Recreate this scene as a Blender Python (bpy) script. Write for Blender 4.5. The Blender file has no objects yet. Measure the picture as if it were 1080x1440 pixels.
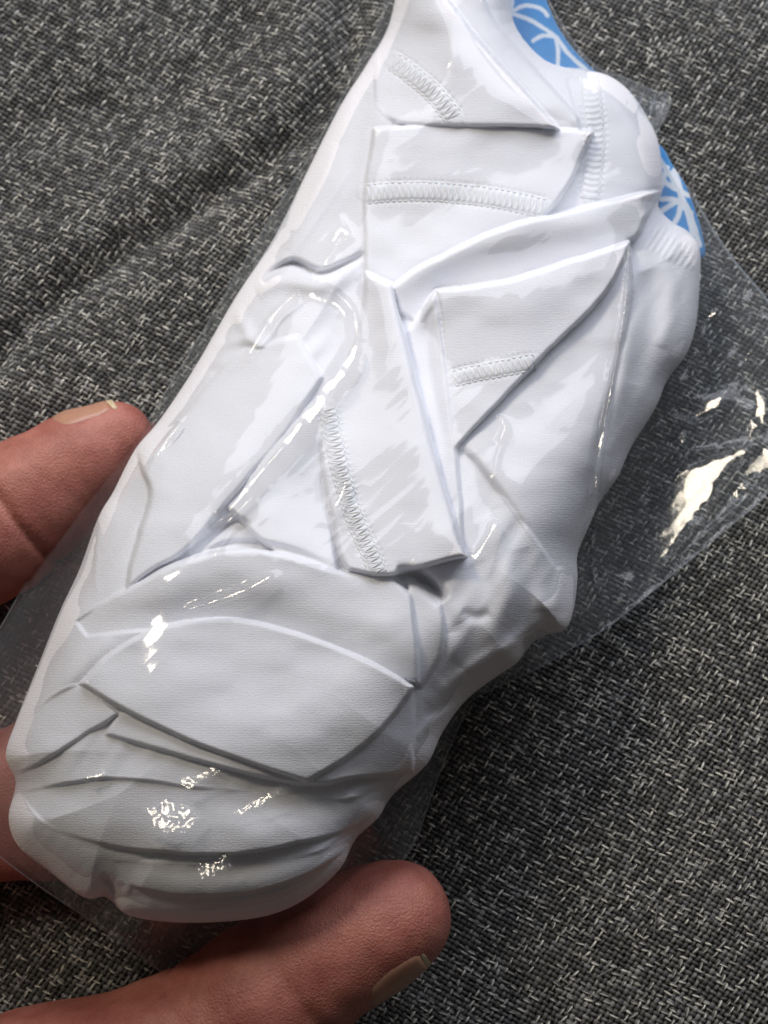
import bpy, math, random
import numpy as np
from mathutils import Vector

# ------------------------------------------------------------------ camera, world, light
S = 0.00016                      # metres on the sofa plane per photo pixel at the frame centre
DIST, TILT = 0.275, math.radians(12)
scene = bpy.context.scene
cam_d = bpy.data.cameras.new('camera'); cam = bpy.data.objects.new('camera', cam_d)
scene.collection.objects.link(cam); scene.camera = cam
CAM = np.array([0.0, -math.sin(TILT) * DIST, math.cos(TILT) * DIST])
cam.location = CAM; cam.rotation_euler = (TILT, 0, 0)
cam_d.sensor_fit = 'VERTICAL'; cam_d.sensor_height = 24
cam_d.lens = 24 * DIST / (1440 * S)
cam_d.clip_start = 0.01; cam_d.clip_end = 50
cam_d.dof.use_dof = True; cam_d.dof.focus_distance = 0.225; cam_d.dof.aperture_fstop = 14

world = bpy.data.worlds.new('World'); scene.world = world; world.use_nodes = True
bg = world.node_tree.nodes['Background']
bg.inputs[0].default_value = (1.0, 0.88, 0.77, 1); bg.inputs[1].default_value = 0.05

def area_lamp(name, loc, aim, sx, sy, power, col, spread=180):
    l = bpy.data.lights.new(name, 'AREA'); l.shape = 'RECTANGLE'; l.size = sx; l.size_y = sy
    l.energy = power; l.color = col; l.spread = math.radians(spread)
    o = bpy.data.objects.new(name, l); scene.collection.objects.link(o)
    o.location = loc
    o.rotation_euler = (Vector(aim) - Vector(loc)).to_track_quat('-Z', 'Y').to_euler()
    return o
area_lamp('window_light', (0.08, 0.37, 0.26), (0.03, 0.09, 0.02), 0.54, 0.26, 1.22, (0.905, 0.918, 1.0), 130)
WARM = (-0.30, 0.34, 0.50)
area_lamp('warm_light', WARM, (0.0, 0.03, 0.02), 0.12, 0.12, 0.135, (1.0, 0.88, 0.70), 44)

scene.view_settings.view_transform = 'Standard'; scene.view_settings.look = 'None'
scene.view_settings.gamma = 1; scene.view_settings.exposure = 0.0
scene.cycles.caustics_reflective = False; scene.cycles.caustics_refractive = False
scene.cycles.transparent_max_bounces = 16

# ------------------------------------------------------------------ pixel -> world point at a height
FWD = np.array([0, math.sin(TILT), -math.cos(TILT)]); UP = np.array([0, math.cos(TILT), math.sin(TILT)])
RT = np.array([1.0, 0, 0])
def at(px, py, h):
    """point at height h (in units of S) seen at photo pixel px,py"""
    px = np.asarray(px, float); py = np.asarray(py, float); z = np.asarray(h, float) * S
    d = FWD + np.multiply.outer((px - 540) * S / DIST, RT) + np.multiply.outer((720 - py) * S / DIST, UP)
    t = (z - CAM[2]) / d[..., 2]
    return CAM + d * t[..., None]
def pix(P):
    v = P - CAM
    dep = v @ FWD
    return 540 + (v @ RT) / dep * DIST / S, 720 - (v @ UP) / dep * DIST / S

# ------------------------------------------------------------------ numpy helpers
RNG = np.random.RandomState(7)
TAB = RNG.rand(512, 512)
def vnoise(x, y, seed=0):
    x = x + seed * 37.7; y = y + seed * 91.3
    xi = np.floor(x).astype(int); yi = np.floor(y).astype(int)
    fx = x - xi; fy = y - yi
    fx = fx * fx * fx * (fx * (fx * 6 - 15) + 10); fy = fy * fy * fy * (fy * (fy * 6 - 15) + 10)
    g = lambda a, b: TAB[(a & 511), (b & 511)]
    return ((g(xi, yi) * (1 - fx) + g(xi + 1, yi) * fx) * (1 - fy) + (g(xi, yi + 1) * (1 - fx) + g(xi + 1, yi + 1) * fx) * fy) * 2 - 1
def fbm(x, y, o=3, seed=0):
    s = 0; a = 1.0
    for k in range(o):
        s = s + a * vnoise(x * 2 ** k, y * 2 ** k, seed + k); a *= 0.5
    return s
def smooth(a, b, x):
    t = np.clip((x - a) / (b - a), 0, 1); return t * t * (3 - 2 * t)
def spline(pts, n=8, closed=True):
    """Catmull-Rom through pts (any dimension)"""
    P = np.array(pts, float); N = len(P); out = []
    rng = range(N) if closed else range(N - 1)
    for i in rng:
        if closed: p0, p1, p2, p3 = P[i - 1], P[i], P[(i + 1) % N], P[(i + 2) % N]
        else: p0, p1, p2, p3 = P[max(i - 1, 0)], P[i], P[i + 1], P[min(i + 2, N - 1)]
        for t in np.arange(n) / n:
            out.append(0.5 * ((2 * p1) + (-p0 + p2) * t + (2 * p0 - 5 * p1 + 4 * p2 - p3) * t * t + (-p0 + 3 * p1 - 3 * p2 + p3) * t ** 3))
    if not closed: out.append(P[-1])
    return np.array(out)
def seg_dist(X, Y, poly, closed=True):
    """unsigned distance and nearest point to a polyline"""
    best = np.full(X.shape, 1e9); bx = np.zeros(X.shape); by = np.zeros(X.shape)
    n = len(poly)
    for i in range(n if closed else n - 1):
        ax, ay = poly[i][:2]; cx, cy = poly[(i + 1) % n][:2]
        dx, dy = cx - ax, cy - ay; L = dx * dx + dy * dy + 1e-12
        t = np.clip(((X - ax) * dx + (Y - ay) * dy) / L, 0, 1)
        qx = ax + t * dx; qy = ay + t * dy
        d = (X - qx) ** 2 + (Y - qy) ** 2
        m = d < best
        best = np.where(m, d, best); bx = np.where(m, qx, bx); by = np.where(m, qy, by)
    return np.sqrt(best), bx, by
def inside(X, Y, poly):
    r = np.zeros(X.shape, bool); n = len(poly)
    for i in range(n):
        ax, ay = poly[i][:2]; cx, cy = poly[(i + 1) % n][:2]
        if ay == cy: continue
        c = ((ay > Y) != (cy > Y)) & (X < (cx - ax) * (Y - ay) / (cy - ay) + ax)
        r ^= c
    return r
def sdf(X, Y, poly):
    d, bx, by = seg_dist(X, Y, poly); return np.where(inside(X, Y, poly), d, -d), bx, by
def blur(A, sig):
    r = int(sig * 2.6) + 1; k = np.exp(-0.5 * (np.arange(-r, r + 1) / sig) ** 2); k /= k.sum()
    A = np.pad(A, r, mode='edge')
    n1 = A.shape[0] + len(k) - 1
    B = np.fft.irfft(np.fft.rfft(A, n1, axis=0) * np.fft.rfft(k, n1)[:, None], n1, axis=0)[len(k) - 1:A.shape[0]]
    n2 = B.shape[1] + len(k) - 1
    return np.fft.irfft(np.fft.rfft(B, n2, axis=1) * np.fft.rfft(k, n2)[None, :], n2, axis=1)[:, len(k) - 1:A.shape[1]]
def sample(G, X, Y, x0, y0, st):
    """bilinear lookup in grid G (rows = y)"""
    fx = np.clip((X - x0) / st, 0, G.shape[1] - 1.001); fy = np.clip((Y - y0) / st, 0, G.shape[0] - 1.001)
    i = fx.astype(int); j = fy.astype(int); a = fx - i; b = fy - j
    return (G[j, i] * (1 - a) + G[j, i + 1] * a) * (1 - b) + (G[j + 1, i] * (1 - a) + G[j + 1, i + 1] * a) * b

# ------------------------------------------------------------------ object helpers
def thing(name, label, cat, loc=(0, 0, 0), group=None):
    o = bpy.data.objects.new(name, None); scene.collection.objects.link(o); o.location = loc
    o.empty_display_size = 0.01; o['label'] = label; o['category'] = cat
    if group: o['group'] = group
    return o
def mesh_obj(name, V, F, mat, parent=None, label=None, kind=None, cols=None, uvs=None, smooth_shade=True):
    me = bpy.data.meshes.new(name)
    V = np.asarray(V, np.float32).copy(); F = np.asarray(F, np.int32)
    if parent is not None: V = V - np.array(parent.location, np.float32)
    nf, k = F.shape
    me.vertices.add(len(V)); me.vertices.foreach_set('co', V.ravel())
    me.loops.add(nf * k); me.loops.foreach_set('vertex_index', F.ravel())
    me.polygons.add(nf); me.polygons.foreach_set('loop_start', np.arange(0, nf * k, k, dtype=np.int32))
    me.polygons.foreach_set('loop_total', np.full(nf, k, np.int32))
    me.update(calc_edges=True); me.validate()
    me.polygons.foreach_set('use_smooth', np.full(nf, smooth_shade, bool))
    if cols is not None:
        c = me.color_attributes.new('dye', 'FLOAT_COLOR', 'POINT')
        cc = np.ones((len(V), 4), np.float32); cc[:, :3] = cols
        c.data.foreach_set('color', cc.ravel())
    if uvs is not None:
        u = me.uv_layers.new(name='cloth_map'); u.data.foreach_set('uv', np.asarray(uvs, np.float32)[F.ravel()].ravel())
    me.materials.append(mat)
    o = bpy.data.objects.new(name, me); scene.collection.objects.link(o)
    if parent is not None: o.parent = parent
    if label: o['label'] = label
    if kind: o['kind'] = kind
    return o
def grid_faces(mask_cells, idx):
    j, i = np.nonzero(mask_cells)
    return np.stack([idx[j, i], idx[j + 1, i], idx[j + 1, i + 1], idx[j, i + 1]], 1)
def node_mat(name):
    m = bpy.data.materials.new(name); m.use_nodes = True
    nt = m.node_tree; nt.nodes.clear()
    out = nt.nodes.new('ShaderNodeOutputMaterial')
    return m, nt, out
def N(nt, t, **kw):
    n = nt.nodes.new(t)
    for k, v in kw.items(): setattr(n, k, v)
    return n

# ------------------------------------------------------------------ materials
def mat_yarn():
    m, nt, out = node_mat('melange_yarn')
    b = N(nt, 'ShaderNodeBsdfPrincipled'); a = N(nt, 'ShaderNodeAttribute', attribute_name='dye')
    tc = N(nt, 'ShaderNodeTexCoord'); n = N(nt, 'ShaderNodeTexNoise'); n.inputs['Scale'].default_value = 5200; n.inputs['Detail'].default_value = 2
    mr = N(nt, 'ShaderNodeMapRange'); mr.inputs[1].default_value = 0.3; mr.inputs[2].default_value = 0.7; mr.inputs[3].default_value = 0.55; mr.inputs[4].default_value = 1.5
    mx = N(nt, 'ShaderNodeMix', data_type='RGBA', blend_type='MULTIPLY'); mx.inputs[0].default_value = 1
    nt.links.new(tc.outputs['Object'], n.inputs['Vector']); nt.links.new(n.outputs['Fac'], mr.inputs[0])
    nt.links.new(a.outputs['Color'], mx.inputs[6]); nt.links.new(mr.outputs[0], mx.inputs[7])
    nt.links.new(mx.outputs[2], b.inputs['Base Color'])
    b.inputs['Roughness'].default_value = 0.62; b.inputs['Sheen Weight'].default_value = 0.15
    bp = N(nt, 'ShaderNodeBump'); bp.inputs['Strength'].default_value = 0.5; bp.inputs['Distance'].default_value = 0.0001
    nt.links.new(n.outputs['Fac'], bp.inputs['Height']); nt.links.new(bp.outputs[0], b.inputs['Normal'])
    nt.links.new(b.outputs[0], out.inputs[0]); return m
def mat_base():
    m, nt, out = node_mat('dark_backing')
    b = N(nt, 'ShaderNodeBsdfPrincipled'); n = N(nt, 'ShaderNodeTexNoise'); n.inputs['Scale'].default_value = 1100; n.inputs['Detail'].default_value = 1
    r = N(nt, 'ShaderNodeValToRGB'); r.color_ramp.elements[0].position = 0.42; r.color_ramp.elements[1].position = 0.72; r.color_ramp.elements[0].color = (0.018, 0.018, 0.018, 1); r.color_ramp.elements[1].color = (0.20, 0.20, 0.19, 1)
    tc = N(nt, 'ShaderNodeTexCoord'); nt.links.new(tc.outputs['Object'], n.inputs['Vector'])
    nt.links.new(n.outputs['Fac'], r.inputs[0]); nt.links.new(r.outputs[0], b.inputs['Base Color']); b.inputs['Roughness'].default_value = 0.9
    nt.links.new(b.outputs[0], out.inputs[0]); return m
def mat_jersey(name, dyed=False):
    m, nt, out = node_mat(name)
    b = N(nt, 'ShaderNodeBsdfPrincipled')
    if dyed:
        a = N(nt, 'ShaderNodeAttribute', attribute_name='dye'); nt.links.new(a.outputs['Color'], b.inputs['Base Color'])
    else:
        b.inputs['Base Color'].default_value = (0.80, 0.81, 0.87, 1)
    b.inputs['Roughness'].default_value = 0.75; b.inputs['Sheen Weight'].default_value = 0.35; b.inputs['Sheen Roughness'].default_value = 0.4
    b.inputs['Specular IOR Level'].default_value = 0.35
    b.inputs['Subsurface Weight'].default_value = 0.25; b.inputs['Subsurface Radius'].default_value = (1, 0.95, 0.9); b.inputs['Subsurface Scale'].default_value = 0.0012
    uv = N(nt, 'ShaderNodeUVMap', uv_map='cloth_map')
    mp = N(nt, 'ShaderNodeMapping'); mp.inputs['Scale'].default_value = (1, 1, 1)
    # knitted wales: fine stretched noise plus speckle (uv is in photo pixels)
    w1 = N(nt, 'ShaderNodeTexWave', wave_type='BANDS', bands_direction='Y'); w1.inputs['Scale'].default_value = 0.088; w1.inputs['Distortion'].default_value = 5.0; w1.inputs['Detail'].default_value = 2; w1.inputs['Detail Scale'].default_value = 1.3
    n1 = N(nt, 'ShaderNodeTexNoise'); n1.inputs['Scale'].default_value = 0.36; n1.inputs['Detail'].default_value = 3; n1.inputs['Roughness'].default_value = 0.6
    n2 = N(nt, 'ShaderNodeTexNoise'); n2.inputs['Scale'].default_value = 0.05; n2.inputs['Detail'].default_value = 4
    nt.links.new(uv.outputs[0], mp.inputs[0])
    for n in (w1, n1, n2): nt.links.new(mp.outputs[0], n.inputs['Vector'])
    ma = N(nt, 'ShaderNodeMath', operation='MULTIPLY_ADD'); ma.inputs[1].default_value = 0.16
    nt.links.new(w1.outputs['Fac'], ma.inputs[0]); nt.links.new(n1.outputs['Fac'], ma.inputs[2])
    mb = N(nt, 'ShaderNodeMath', operation='MULTIPLY_ADD'); mb.inputs[1].default_value = 0.7
    nt.links.new(n2.outputs['Fac'], mb.inputs[0]); nt.links.new(ma.outputs[0], mb.inputs[2])
    bp = N(nt, 'ShaderNodeBump'); bp.inputs['Strength'].default_value = 0.38; bp.inputs['Distance'].default_value = 0.00030
    nt.links.new(mb.outputs[0], bp.inputs['Height']); nt.links.new(bp.outputs[0], b.inputs['Normal'])
    nt.links.new(b.outputs[0], out.inputs[0]); return m
def mat_thread():
    m, nt, out = node_mat('white_thread')
    b = N(nt, 'ShaderNodeBsdfPrincipled'); b.inputs['Base Color'].default_value = (0.88, 0.88, 0.89, 1); b.inputs['Roughness'].default_value = 0.35
    b.inputs['Subsurface Weight'].default_value = 0.2; b.inputs['Subsurface Scale'].default_value = 0.0006
    nt.links.new(b.outputs[0], out.inputs[0]); return m
def mat_film(name='clear_film', haze=0.075, crinkle=0.06):
    m, nt, out = node_mat(name)
    tr = N(nt, 'ShaderNodeBsdfTransparent'); tr.inputs[0].default_value = (0.965, 0.975, 0.98, 1)
    gl = N(nt, 'ShaderNodeBsdfGlossy'); gl.inputs['Roughness'].default_value = 0.085; gl.inputs[0].default_value = (1, 1, 1, 1)
    df = N(nt, 'ShaderNodeBsdfDiffuse'); df.inputs[0].default_value = (0.75, 0.82, 0.9, 1)
    tl = N(nt, 'ShaderNodeBsdfTranslucent'); tl.inputs[0].default_value = (0.75, 0.82, 0.9, 1)
    dm = N(nt, 'ShaderNodeMixShader'); nt.links.new(df.outputs[0], dm.inputs[1]); nt.links.new(tl.outputs[0], dm.inputs[2])
    tc = N(nt, 'ShaderNodeTexCoord')
    n1 = N(nt, 'ShaderNodeTexNoise'); n1.inputs['Scale'].default_value = 90; n1.inputs['Detail'].default_value = 3; n1.inputs['Distortion'].default_value = 0.8
    n2 = N(nt, 'ShaderNodeTexVoronoi', feature='DISTANCE_TO_EDGE'); n2.inputs['Scale'].default_value = 120
    wv = N(nt, 'ShaderNodeVectorMath', operation='MULTIPLY_ADD'); wv.inputs[1].default_value = (0.006, 0.006, 0.006)
    nt.links.new(tc.outputs['Object'], n1.inputs['Vector']); nt.links.new(n1.outputs['Color'], wv.inputs[0]); nt.links.new(tc.outputs['Object'], wv.inputs[2])
    nt.links.new(wv.outputs[0], n2.inputs['Vector'])
    md = N(nt, 'ShaderNodeMath', operation='MULTIPLY_ADD'); md.inputs[1].default_value = 0.5
    nt.links.new(n2.outputs['Distance'], md.inputs[0]); nt.links.new(n1.outputs['Fac'], md.inputs[2])
    bp = N(nt, 'ShaderNodeBump'); bp.inputs['Strength'].default_value = crinkle; bp.inputs['Distance'].default_value = 0.0007
    nt.links.new(md.outputs[0], bp.inputs['Height'])
    nt.links.new(bp.outputs[0], gl.inputs['Normal'])
    ge = N(nt, 'ShaderNodeNewGeometry'); dp = N(nt, 'ShaderNodeVectorMath', operation='DOT_PRODUCT')
    nt.links.new(ge.outputs['Incoming'], dp.inputs[0]); nt.links.new(bp.outputs[0], dp.inputs[1])
    ab = N(nt, 'ShaderNodeMath', operation='ABSOLUTE'); nt.links.new(dp.outputs['Value'], ab.inputs[0])
    om = N(nt, 'ShaderNodeMath', operation='SUBTRACT', use_clamp=True); om.inputs[0].default_value = 1; nt.links.new(ab.outputs[0], om.inputs[1])
    pw = N(nt, 'ShaderNodeMath', operation='POWER'); pw.inputs[1].default_value = 5; nt.links.new(om.outputs[0], pw.inputs[0])
    fr = N(nt, 'ShaderNodeMath', operation='MULTIPLY_ADD'); fr.inputs[1].default_value = 0.75; fr.inputs[2].default_value = 0.027; nt.links.new(pw.outputs[0], fr.inputs[0])
    m1 = N(nt, 'ShaderNodeMixShader'); m1.inputs[0].default_value = haze
    nt.links.new(tr.outputs[0], m1.inputs[1]); nt.links.new(dm.outputs[0], m1.inputs[2])
    m2 = N(nt, 'ShaderNodeMixShader'); nt.links.new(fr.outputs[0], m2.inputs[0]); nt.links.new(m1.outputs[0], m2.inputs[1]); nt.links.new(gl.outputs[0], m2.inputs[2])
    nt.links.new(m2.outputs[0], out.inputs[0]); return m
def mat_skin():
    m, nt, out = node_mat('skin')
    b = N(nt, 'ShaderNodeBsdfPrincipled')
    tc = N(nt, 'ShaderNodeTexCoord'); n = N(nt, 'ShaderNodeTexNoise'); n.inputs['Scale'].default_value = 120; n.inputs['Detail'].default_value = 6; n.inputs['Roughness'].default_value = 0.65
    r = N(nt, 'ShaderNodeValToRGB'); r.color_ramp.elements[0].position = 0.33; r.color_ramp.elements[1].position = 0.7
    r.color_ramp.elements[0].color = (0.33, 0.103, 0.080, 1); r.color_ramp.elements[1].color = (0.50, 0.200, 0.155, 1)
    nt.links.new(tc.outputs['Object'], n.inputs['Vector']); nt.links.new(n.outputs['Fac'], r.inputs[0]); nt.links.new(r.outputs[0], b.inputs['Base Color'])
    v = N(nt, 'ShaderNodeTexVoronoi', feature='DISTANCE_TO_EDGE'); v.inputs['Scale'].default_value = 1100
    n3 = N(nt, 'ShaderNodeTexNoise'); n3.inputs['Scale'].default_value = 2600; n3.inputs['Detail'].default_value = 2
    nt.links.new(tc.outputs['Object'], v.inputs['Vector']); nt.links.new(tc.outputs['Object'], n3.inputs['Vector'])
    ad = N(nt, 'ShaderNodeMath', operation='MULTIPLY_ADD'); ad.inputs[1].default_value = 0.8; nt.links.new(v.outputs['Distance'], ad.inputs[0]); nt.links.new(n3.outputs['Fac'], ad.inputs[2])
    bp = N(nt, 'ShaderNodeBump'); bp.inputs['Strength'].default_value = 0.7; bp.inputs['Distance'].default_value = 0.00024
    nt.links.new(ad.outputs[0], bp.inputs['Height']); nt.links.new(bp.outputs[0], b.inputs['Normal'])
    b.inputs['Roughness'].default_value = 0.5; b.inputs['Subsurface Weight'].default_value = 0.3
    b.inputs['Subsurface Radius'].default_value = (1, 0.35, 0.18); b.inputs['Subsurface Scale'].default_value = 0.0022
    nt.links.new(b.outputs[0], out.inputs[0]); return m
def mat_nail(name, col):
    m, nt, out = node_mat(name)
    b = N(nt, 'ShaderNodeBsdfPrincipled'); b.inputs['Base Color'].default_value = (*col, 1); b.inputs['Roughness'].default_value = 0.35
    b.inputs['Subsurface Weight'].default_value = 0.3; b.inputs['Subsurface Scale'].default_value = 0.002
    nt.links.new(b.outputs[0], out.inputs[0]); return m
M_YARN, M_BASE = mat_yarn(), mat_base()
M_WHITE, M_PRINT, M_THREAD = mat_jersey('white_jersey'), mat_jersey('printed_jersey', True), mat_thread()
M_FILM, M_SEAL, M_SKIN = mat_film(), mat_film('heat_sealed_film', 0.30, 0.1), mat_skin()
M_NAIL, M_NAILTIP = mat_nail('nail', (0.47, 0.25, 0.17)), mat_nail('nail_free_edge', (0.62, 0.50, 0.33))

# ------------------------------------------------------------------ sofa: undulating woven cover
def sofa_h(x, y):
    """height (units of S) of the sofa cover at plane coordinates x,y (units of S, y up)"""
    px = x + 540; py = 720 - y
    h = 5 * fbm(x / 420, y / 420, 2, 3)
    P = np.stack([px, py], -1)
    def valley(pts, w, a):
        d, _, _ = seg_dist(px, py, spline(pts, 5, False), False)
        return a * np.exp(-(d / w) ** 2)
    h = h + valley([(-260, 660), (-60, 520), (70, 390), (200, 290), (330, 200), (430, 110), (480, -20), (500, -200)], 26, -24)
    h = h + valley([(-260, 560), (-60, 440), (40, 340), (170, 235), (300, 140), (380, 40), (420, -150)], 60, 20)
    h = h + valley([(-200, 760), (0, 560), (150, 430), (300, 320), (450, 180)], 70, 12)
    h = h + valley([(-200, 200), (0, 120), (200, 60), (330, -60)], 45, -12)
    h = h + valley([(1000, 1500), (1040, 1200), (1180, 900)], 120, 8)
    h = h - 34 * np.exp(-((px - 30) / 190.0) ** 2 - ((py - 1360) / 130.0) ** 2)  # hollow added to the cover so the lower-left corner sinks into shade
    return h - 10
def build_sofa():
    root = thing('sofa_cushion', 'dark grey woven melange sofa cushion under the plastic bag and hand', 'sofa')
    n = 260
    xs = np.linspace(-1500, 1500, n); ys = np.linspace(-1500, 1600, n)
    X, Y = np.meshgrid(xs, ys); Z = sofa_h(X, Y) - 3.0
    V = np.stack([X * S, Y * S, Z * S], -1).reshape(-1, 3)
    idx = np.arange(n * n).reshape(n, n)
    F = grid_faces(np.ones((n - 1, n - 1), bool), idx)[:, ::-1]
    mesh_obj('cushion_cover', V, F, M_BASE, root, kind='structure')
    # yarn floats of a plain weave, each its own little arched tube of real geometry
    aA, aB = math.radians(-27), math.radians(54)
    A = np.array([math.cos(aA), math.sin(aA)]); B = np.array([math.cos(aB), math.sin(aB)])
    p = 7.5
    R = 215
    I, J = np.meshgrid(np.arange(-R, R), np.arange(-R, R), indexing='ij')
    I = I.ravel(); J = J.ravel()
    C = np.outer(I * p, A) + np.outer(J * p * 0.96, B)
    keep = (np.abs(C[:, 0] - 0) < 760) & (C[:, 1] > -900) & (C[:, 1] < 1010)
    I, J, C = I[keep], J[keep], C[keep]
    nC = len(I)
    # slow drift of the weave so rows wander
    C = C + np.stack([7 * fbm(C[:, 0] / 260, C[:, 1] / 260, 2, 11), 7 * fbm(C[:, 0] / 240, C[:, 1] / 240, 2, 12)], 1)
    warp = ((I + J) % 2 == 0)
    rr = np.random.RandomState(5)
    rowI = rr.rand(2 * R + 2); rowJ = rr.rand(2 * R + 2)
    # fibre shade drifts along each yarn
    wa = vnoise(I * 0.23, J * 3.7, 5); wb = vnoise(J * 0.23, I * 3.7, 9)
    thread = np.where(warp, rowJ[(J + R)], rowI[(I + R)])
    drift = np.where(warp, wa, wb)
    dirv = np.where(warp[:, None], A[None], B[None])
    ang = rr.normal(0, 0.10, nC) + 0.18 * drift
    ca, sa = np.cos(ang), np.sin(ang)
    D = np.stack([dirv[:, 0] * ca - dirv[:, 1] * sa, dirv[:, 0] * sa + dirv[:, 1] * ca], 1)
    W = np.stack([-D[:, 1], D[:, 0]], 1)
    thick = 0.72 + 0.35 * thread + rr.normal(0, 0.07, nC) - 0.12 * (rr.rand(nC) < 0.15)
    L = p * (0.66 + rr.rand(nC) * 0.16); hw = p * 0.42 * thick; hh = p * 0.36 * (0.9 + 0.4 * rr.rand(nC))
    base = 0.050 + 0.034 * rr.rand(nC) + 0.065 * np.clip(drift + 0.25 * (thread - .5), 0, 1)
    lightf = (rr.rand(nC) < 0.22 + 0.3 * np.clip(drift + 0.4 * thread, 0, 1))
    base = np.where(lightf, base + 0.03 + 0.13 * rr.rand(nC) ** 1.5, base)
    def floats(sel, cx, L, hw, hh, lift, col, nu, nv):
        """arched half-tubes: nu+1 along, nv+1 across"""
        u = np.linspace(-1, 1, nu + 1); v = np.linspace(-1, 1, nv + 1)
        U, Vv = np.meshgrid(u, v, indexing='ij')
        U = U.ravel()[None]; Vv = Vv.ravel()[None]
        taper = 1 - 0.45 * U ** 4
        ox = U * L[:, None]; ow = Vv * hw[:, None] * taper
        z = hh[:, None] * (np.sqrt(np.clip(1 - Vv ** 2 * 0.96, 0, 1)) * (1 - 0.25 * U ** 2)) - hh[:, None] * 1.25 * U ** 4 + lift[:, None]
        x = cx[:, 0:1] + ox * D[sel, 0:1] + ow * W[sel, 0:1]
        y = cx[:, 1:2] + ox * D[sel, 1:2] + ow * W[sel, 1:2]
        return x, y, z
    allV, allF, allC = [], [], []; off = 0
    hC = sofa_h(C[:, 0], C[:, 1])
    gx = (sofa_h(C[:, 0] + 2, C[:, 1]) - hC) / 2; gy = (sofa_h(C[:, 0], C[:, 1] + 2) - hC) / 2
    def add(sel, cx, L, hw, hh, lift, col, nu, nv):
        nonlocal off
        x, y, z = floats(sel, cx, L, hw, hh, lift, col, nu, nv)
        z = z + hC[sel][:, None] + gx[sel][:, None] * (x - C[sel, 0:1]) + gy[sel][:, None] * (y - C[sel, 1:2])
        m = (nu + 1) * (nv + 1)
        V = np.stack([x, y, z], -1).reshape(-1, 3) * S
        q = np.arange(m).reshape(nu + 1, nv + 1)
        f = np.stack([q[:-1, :-1], q[1:, :-1], q[1:, 1:], q[:-1, 1:]], -1).reshape(-1, 4)
        F = (f[None] + (np.arange(len(cx)) * m)[:, None, None] + off).reshape(-1, 4)
        allV.append(V); allF.append(F); allC.append(np.repeat(col, m, 0)); off += len(V)
    tint = lambda b, k: np.stack([b * (0.98 + 0.03 * k), b * (1.0 + 0.01 * k), b * (0.985 - 0.04 * k)], 1)
    k = np.clip(rr.normal(0, 0.7, nC), -1.2, 1.5)
    s = np.arange(nC)
    add(s, C, L, hw, hh, np.zeros(nC), tint(base, k), 4, 3)
    # thin pale fibres lying on some floats
    s2 = np.nonzero(rr.rand(nC) < 0.24 + 0.34 * np.clip(drift + 0.3 * thread, 0, 1))[0]
    n2 = len(s2); offw = rr.uniform(-0.5, 0.5, n2) * hw[s2]
    c2 = C[s2] + W[s2] * offw[:, None] + D[s2] * rr.uniform(-1, 1, (n2, 1))
    col2 = tint(0.30 + 0.50 * rr.rand(n2) ** 1.3, 1 + rr.rand(n2))
    add(s2, c2, L[s2] * rr.uniform(0.7, 1.15, n2), p * rr.uniform(0.09, 0.17, n2), p * rr.uniform(0.12, 0.2, n2), hh[s2] * 0.78, col2, 3, 2)
    o = mesh_obj('yarn', np.concatenate(allV), np.concatenate(allF), M_YARN, root, kind='stuff', cols=np.concatenate(allC))
    # a few loose stray hairs lying on the weave
    hv, hf = [], []; o2 = 0
    for i in range(60):
        x0, y0 = rr.uniform(-560, 560), rr.uniform(-700, 720); a = rr.uniform(0, 6.28); b = rr.normal(0, 0.02)
        ln = rr.randint(5, 11); q = []
        for j in range(ln):
            q.append((x0, y0)); x0 += 5 * math.cos(a); y0 += 5 * math.sin(a); a += b + rr.normal(0, .05)
        q = np.array(q); h = sofa_h(q[:, 0], q[:, 1]) + 5.0 + rr.rand()
        V = []
        for j in range(ln):
            t = q[min(j + 1, ln - 1)] - q[max(j - 1, 0)]; t = t / np.linalg.norm(t); nn = np.array([-t[1], t[0]])
            for aa in (0, 2.09, 4.19):
                V.append(((q[j, 0] + nn[0] * .4 * math.cos(aa)) * S, (q[j, 1] + nn[1] * .4 * math.cos(aa)) * S, (h[j] + .4 * math.sin(aa)) * S))
        for j in range(ln - 1):
            for k3 in range(3): hf.append((o2 + j * 3 + k3, o2 + j * 3 + (k3 + 1) % 3, o2 + j * 3 + 3 + (k3 + 1) % 3, o2 + j * 3 + 3 + k3))
        hv += V; o2 += len(V)
    hv = np.array(hv)
    mesh_obj('stray_hair', hv, np.array(hf), M_YARN, root, kind='stuff', cols=np.full((len(hv), 3), 0.35))
build_sofa()

# ------------------------------------------------------------------ folded garment
ST = 1.15
GX0, GY0 = -60, -70
gx = np.arange(GX0, 1110, ST); gy = np.arange(GY0, 1400, ST)
X, Y = np.meshgrid(gx, gy)
OUT = spline([(575, -60), (705, -60), (722, 30), (760, 80), (800, 96), (850, 104), (885, 128), (912, 168), (927, 205), (932, 262), (926, 290),
              (945, 312), (968, 326), (984, 350), (984, 400), (978, 460), (964, 500), (938, 535), (921, 575), (888, 628), (868, 672), (844, 705), (826, 745),
              (812, 780), (812, 815), (806, 860), (794, 886), (768, 893), (748, 905), (727, 932), (700, 950), (655, 985), (622, 1030), (600, 1075), (552, 1118), (532, 1150),
              (500, 1180), (478, 1222), (430, 1264), (375, 1288), (300, 1297), (230, 1296), (178, 1286), (150, 1262), (118, 1262), (70, 1226), (26, 1190), (12, 1150),
              (22, 1100), (8, 1062), (24, 1010), (52, 940), (84, 860), (112, 800), (138, 728), (160, 690), (190, 632), (225, 590), (272, 520),
              (330, 420), (385, 335), (430, 245), (478, 150), (515, 92), (545, 40), (560, -20)], 5)
dO, bx, by = sdf(X, Y, OUT)
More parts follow.
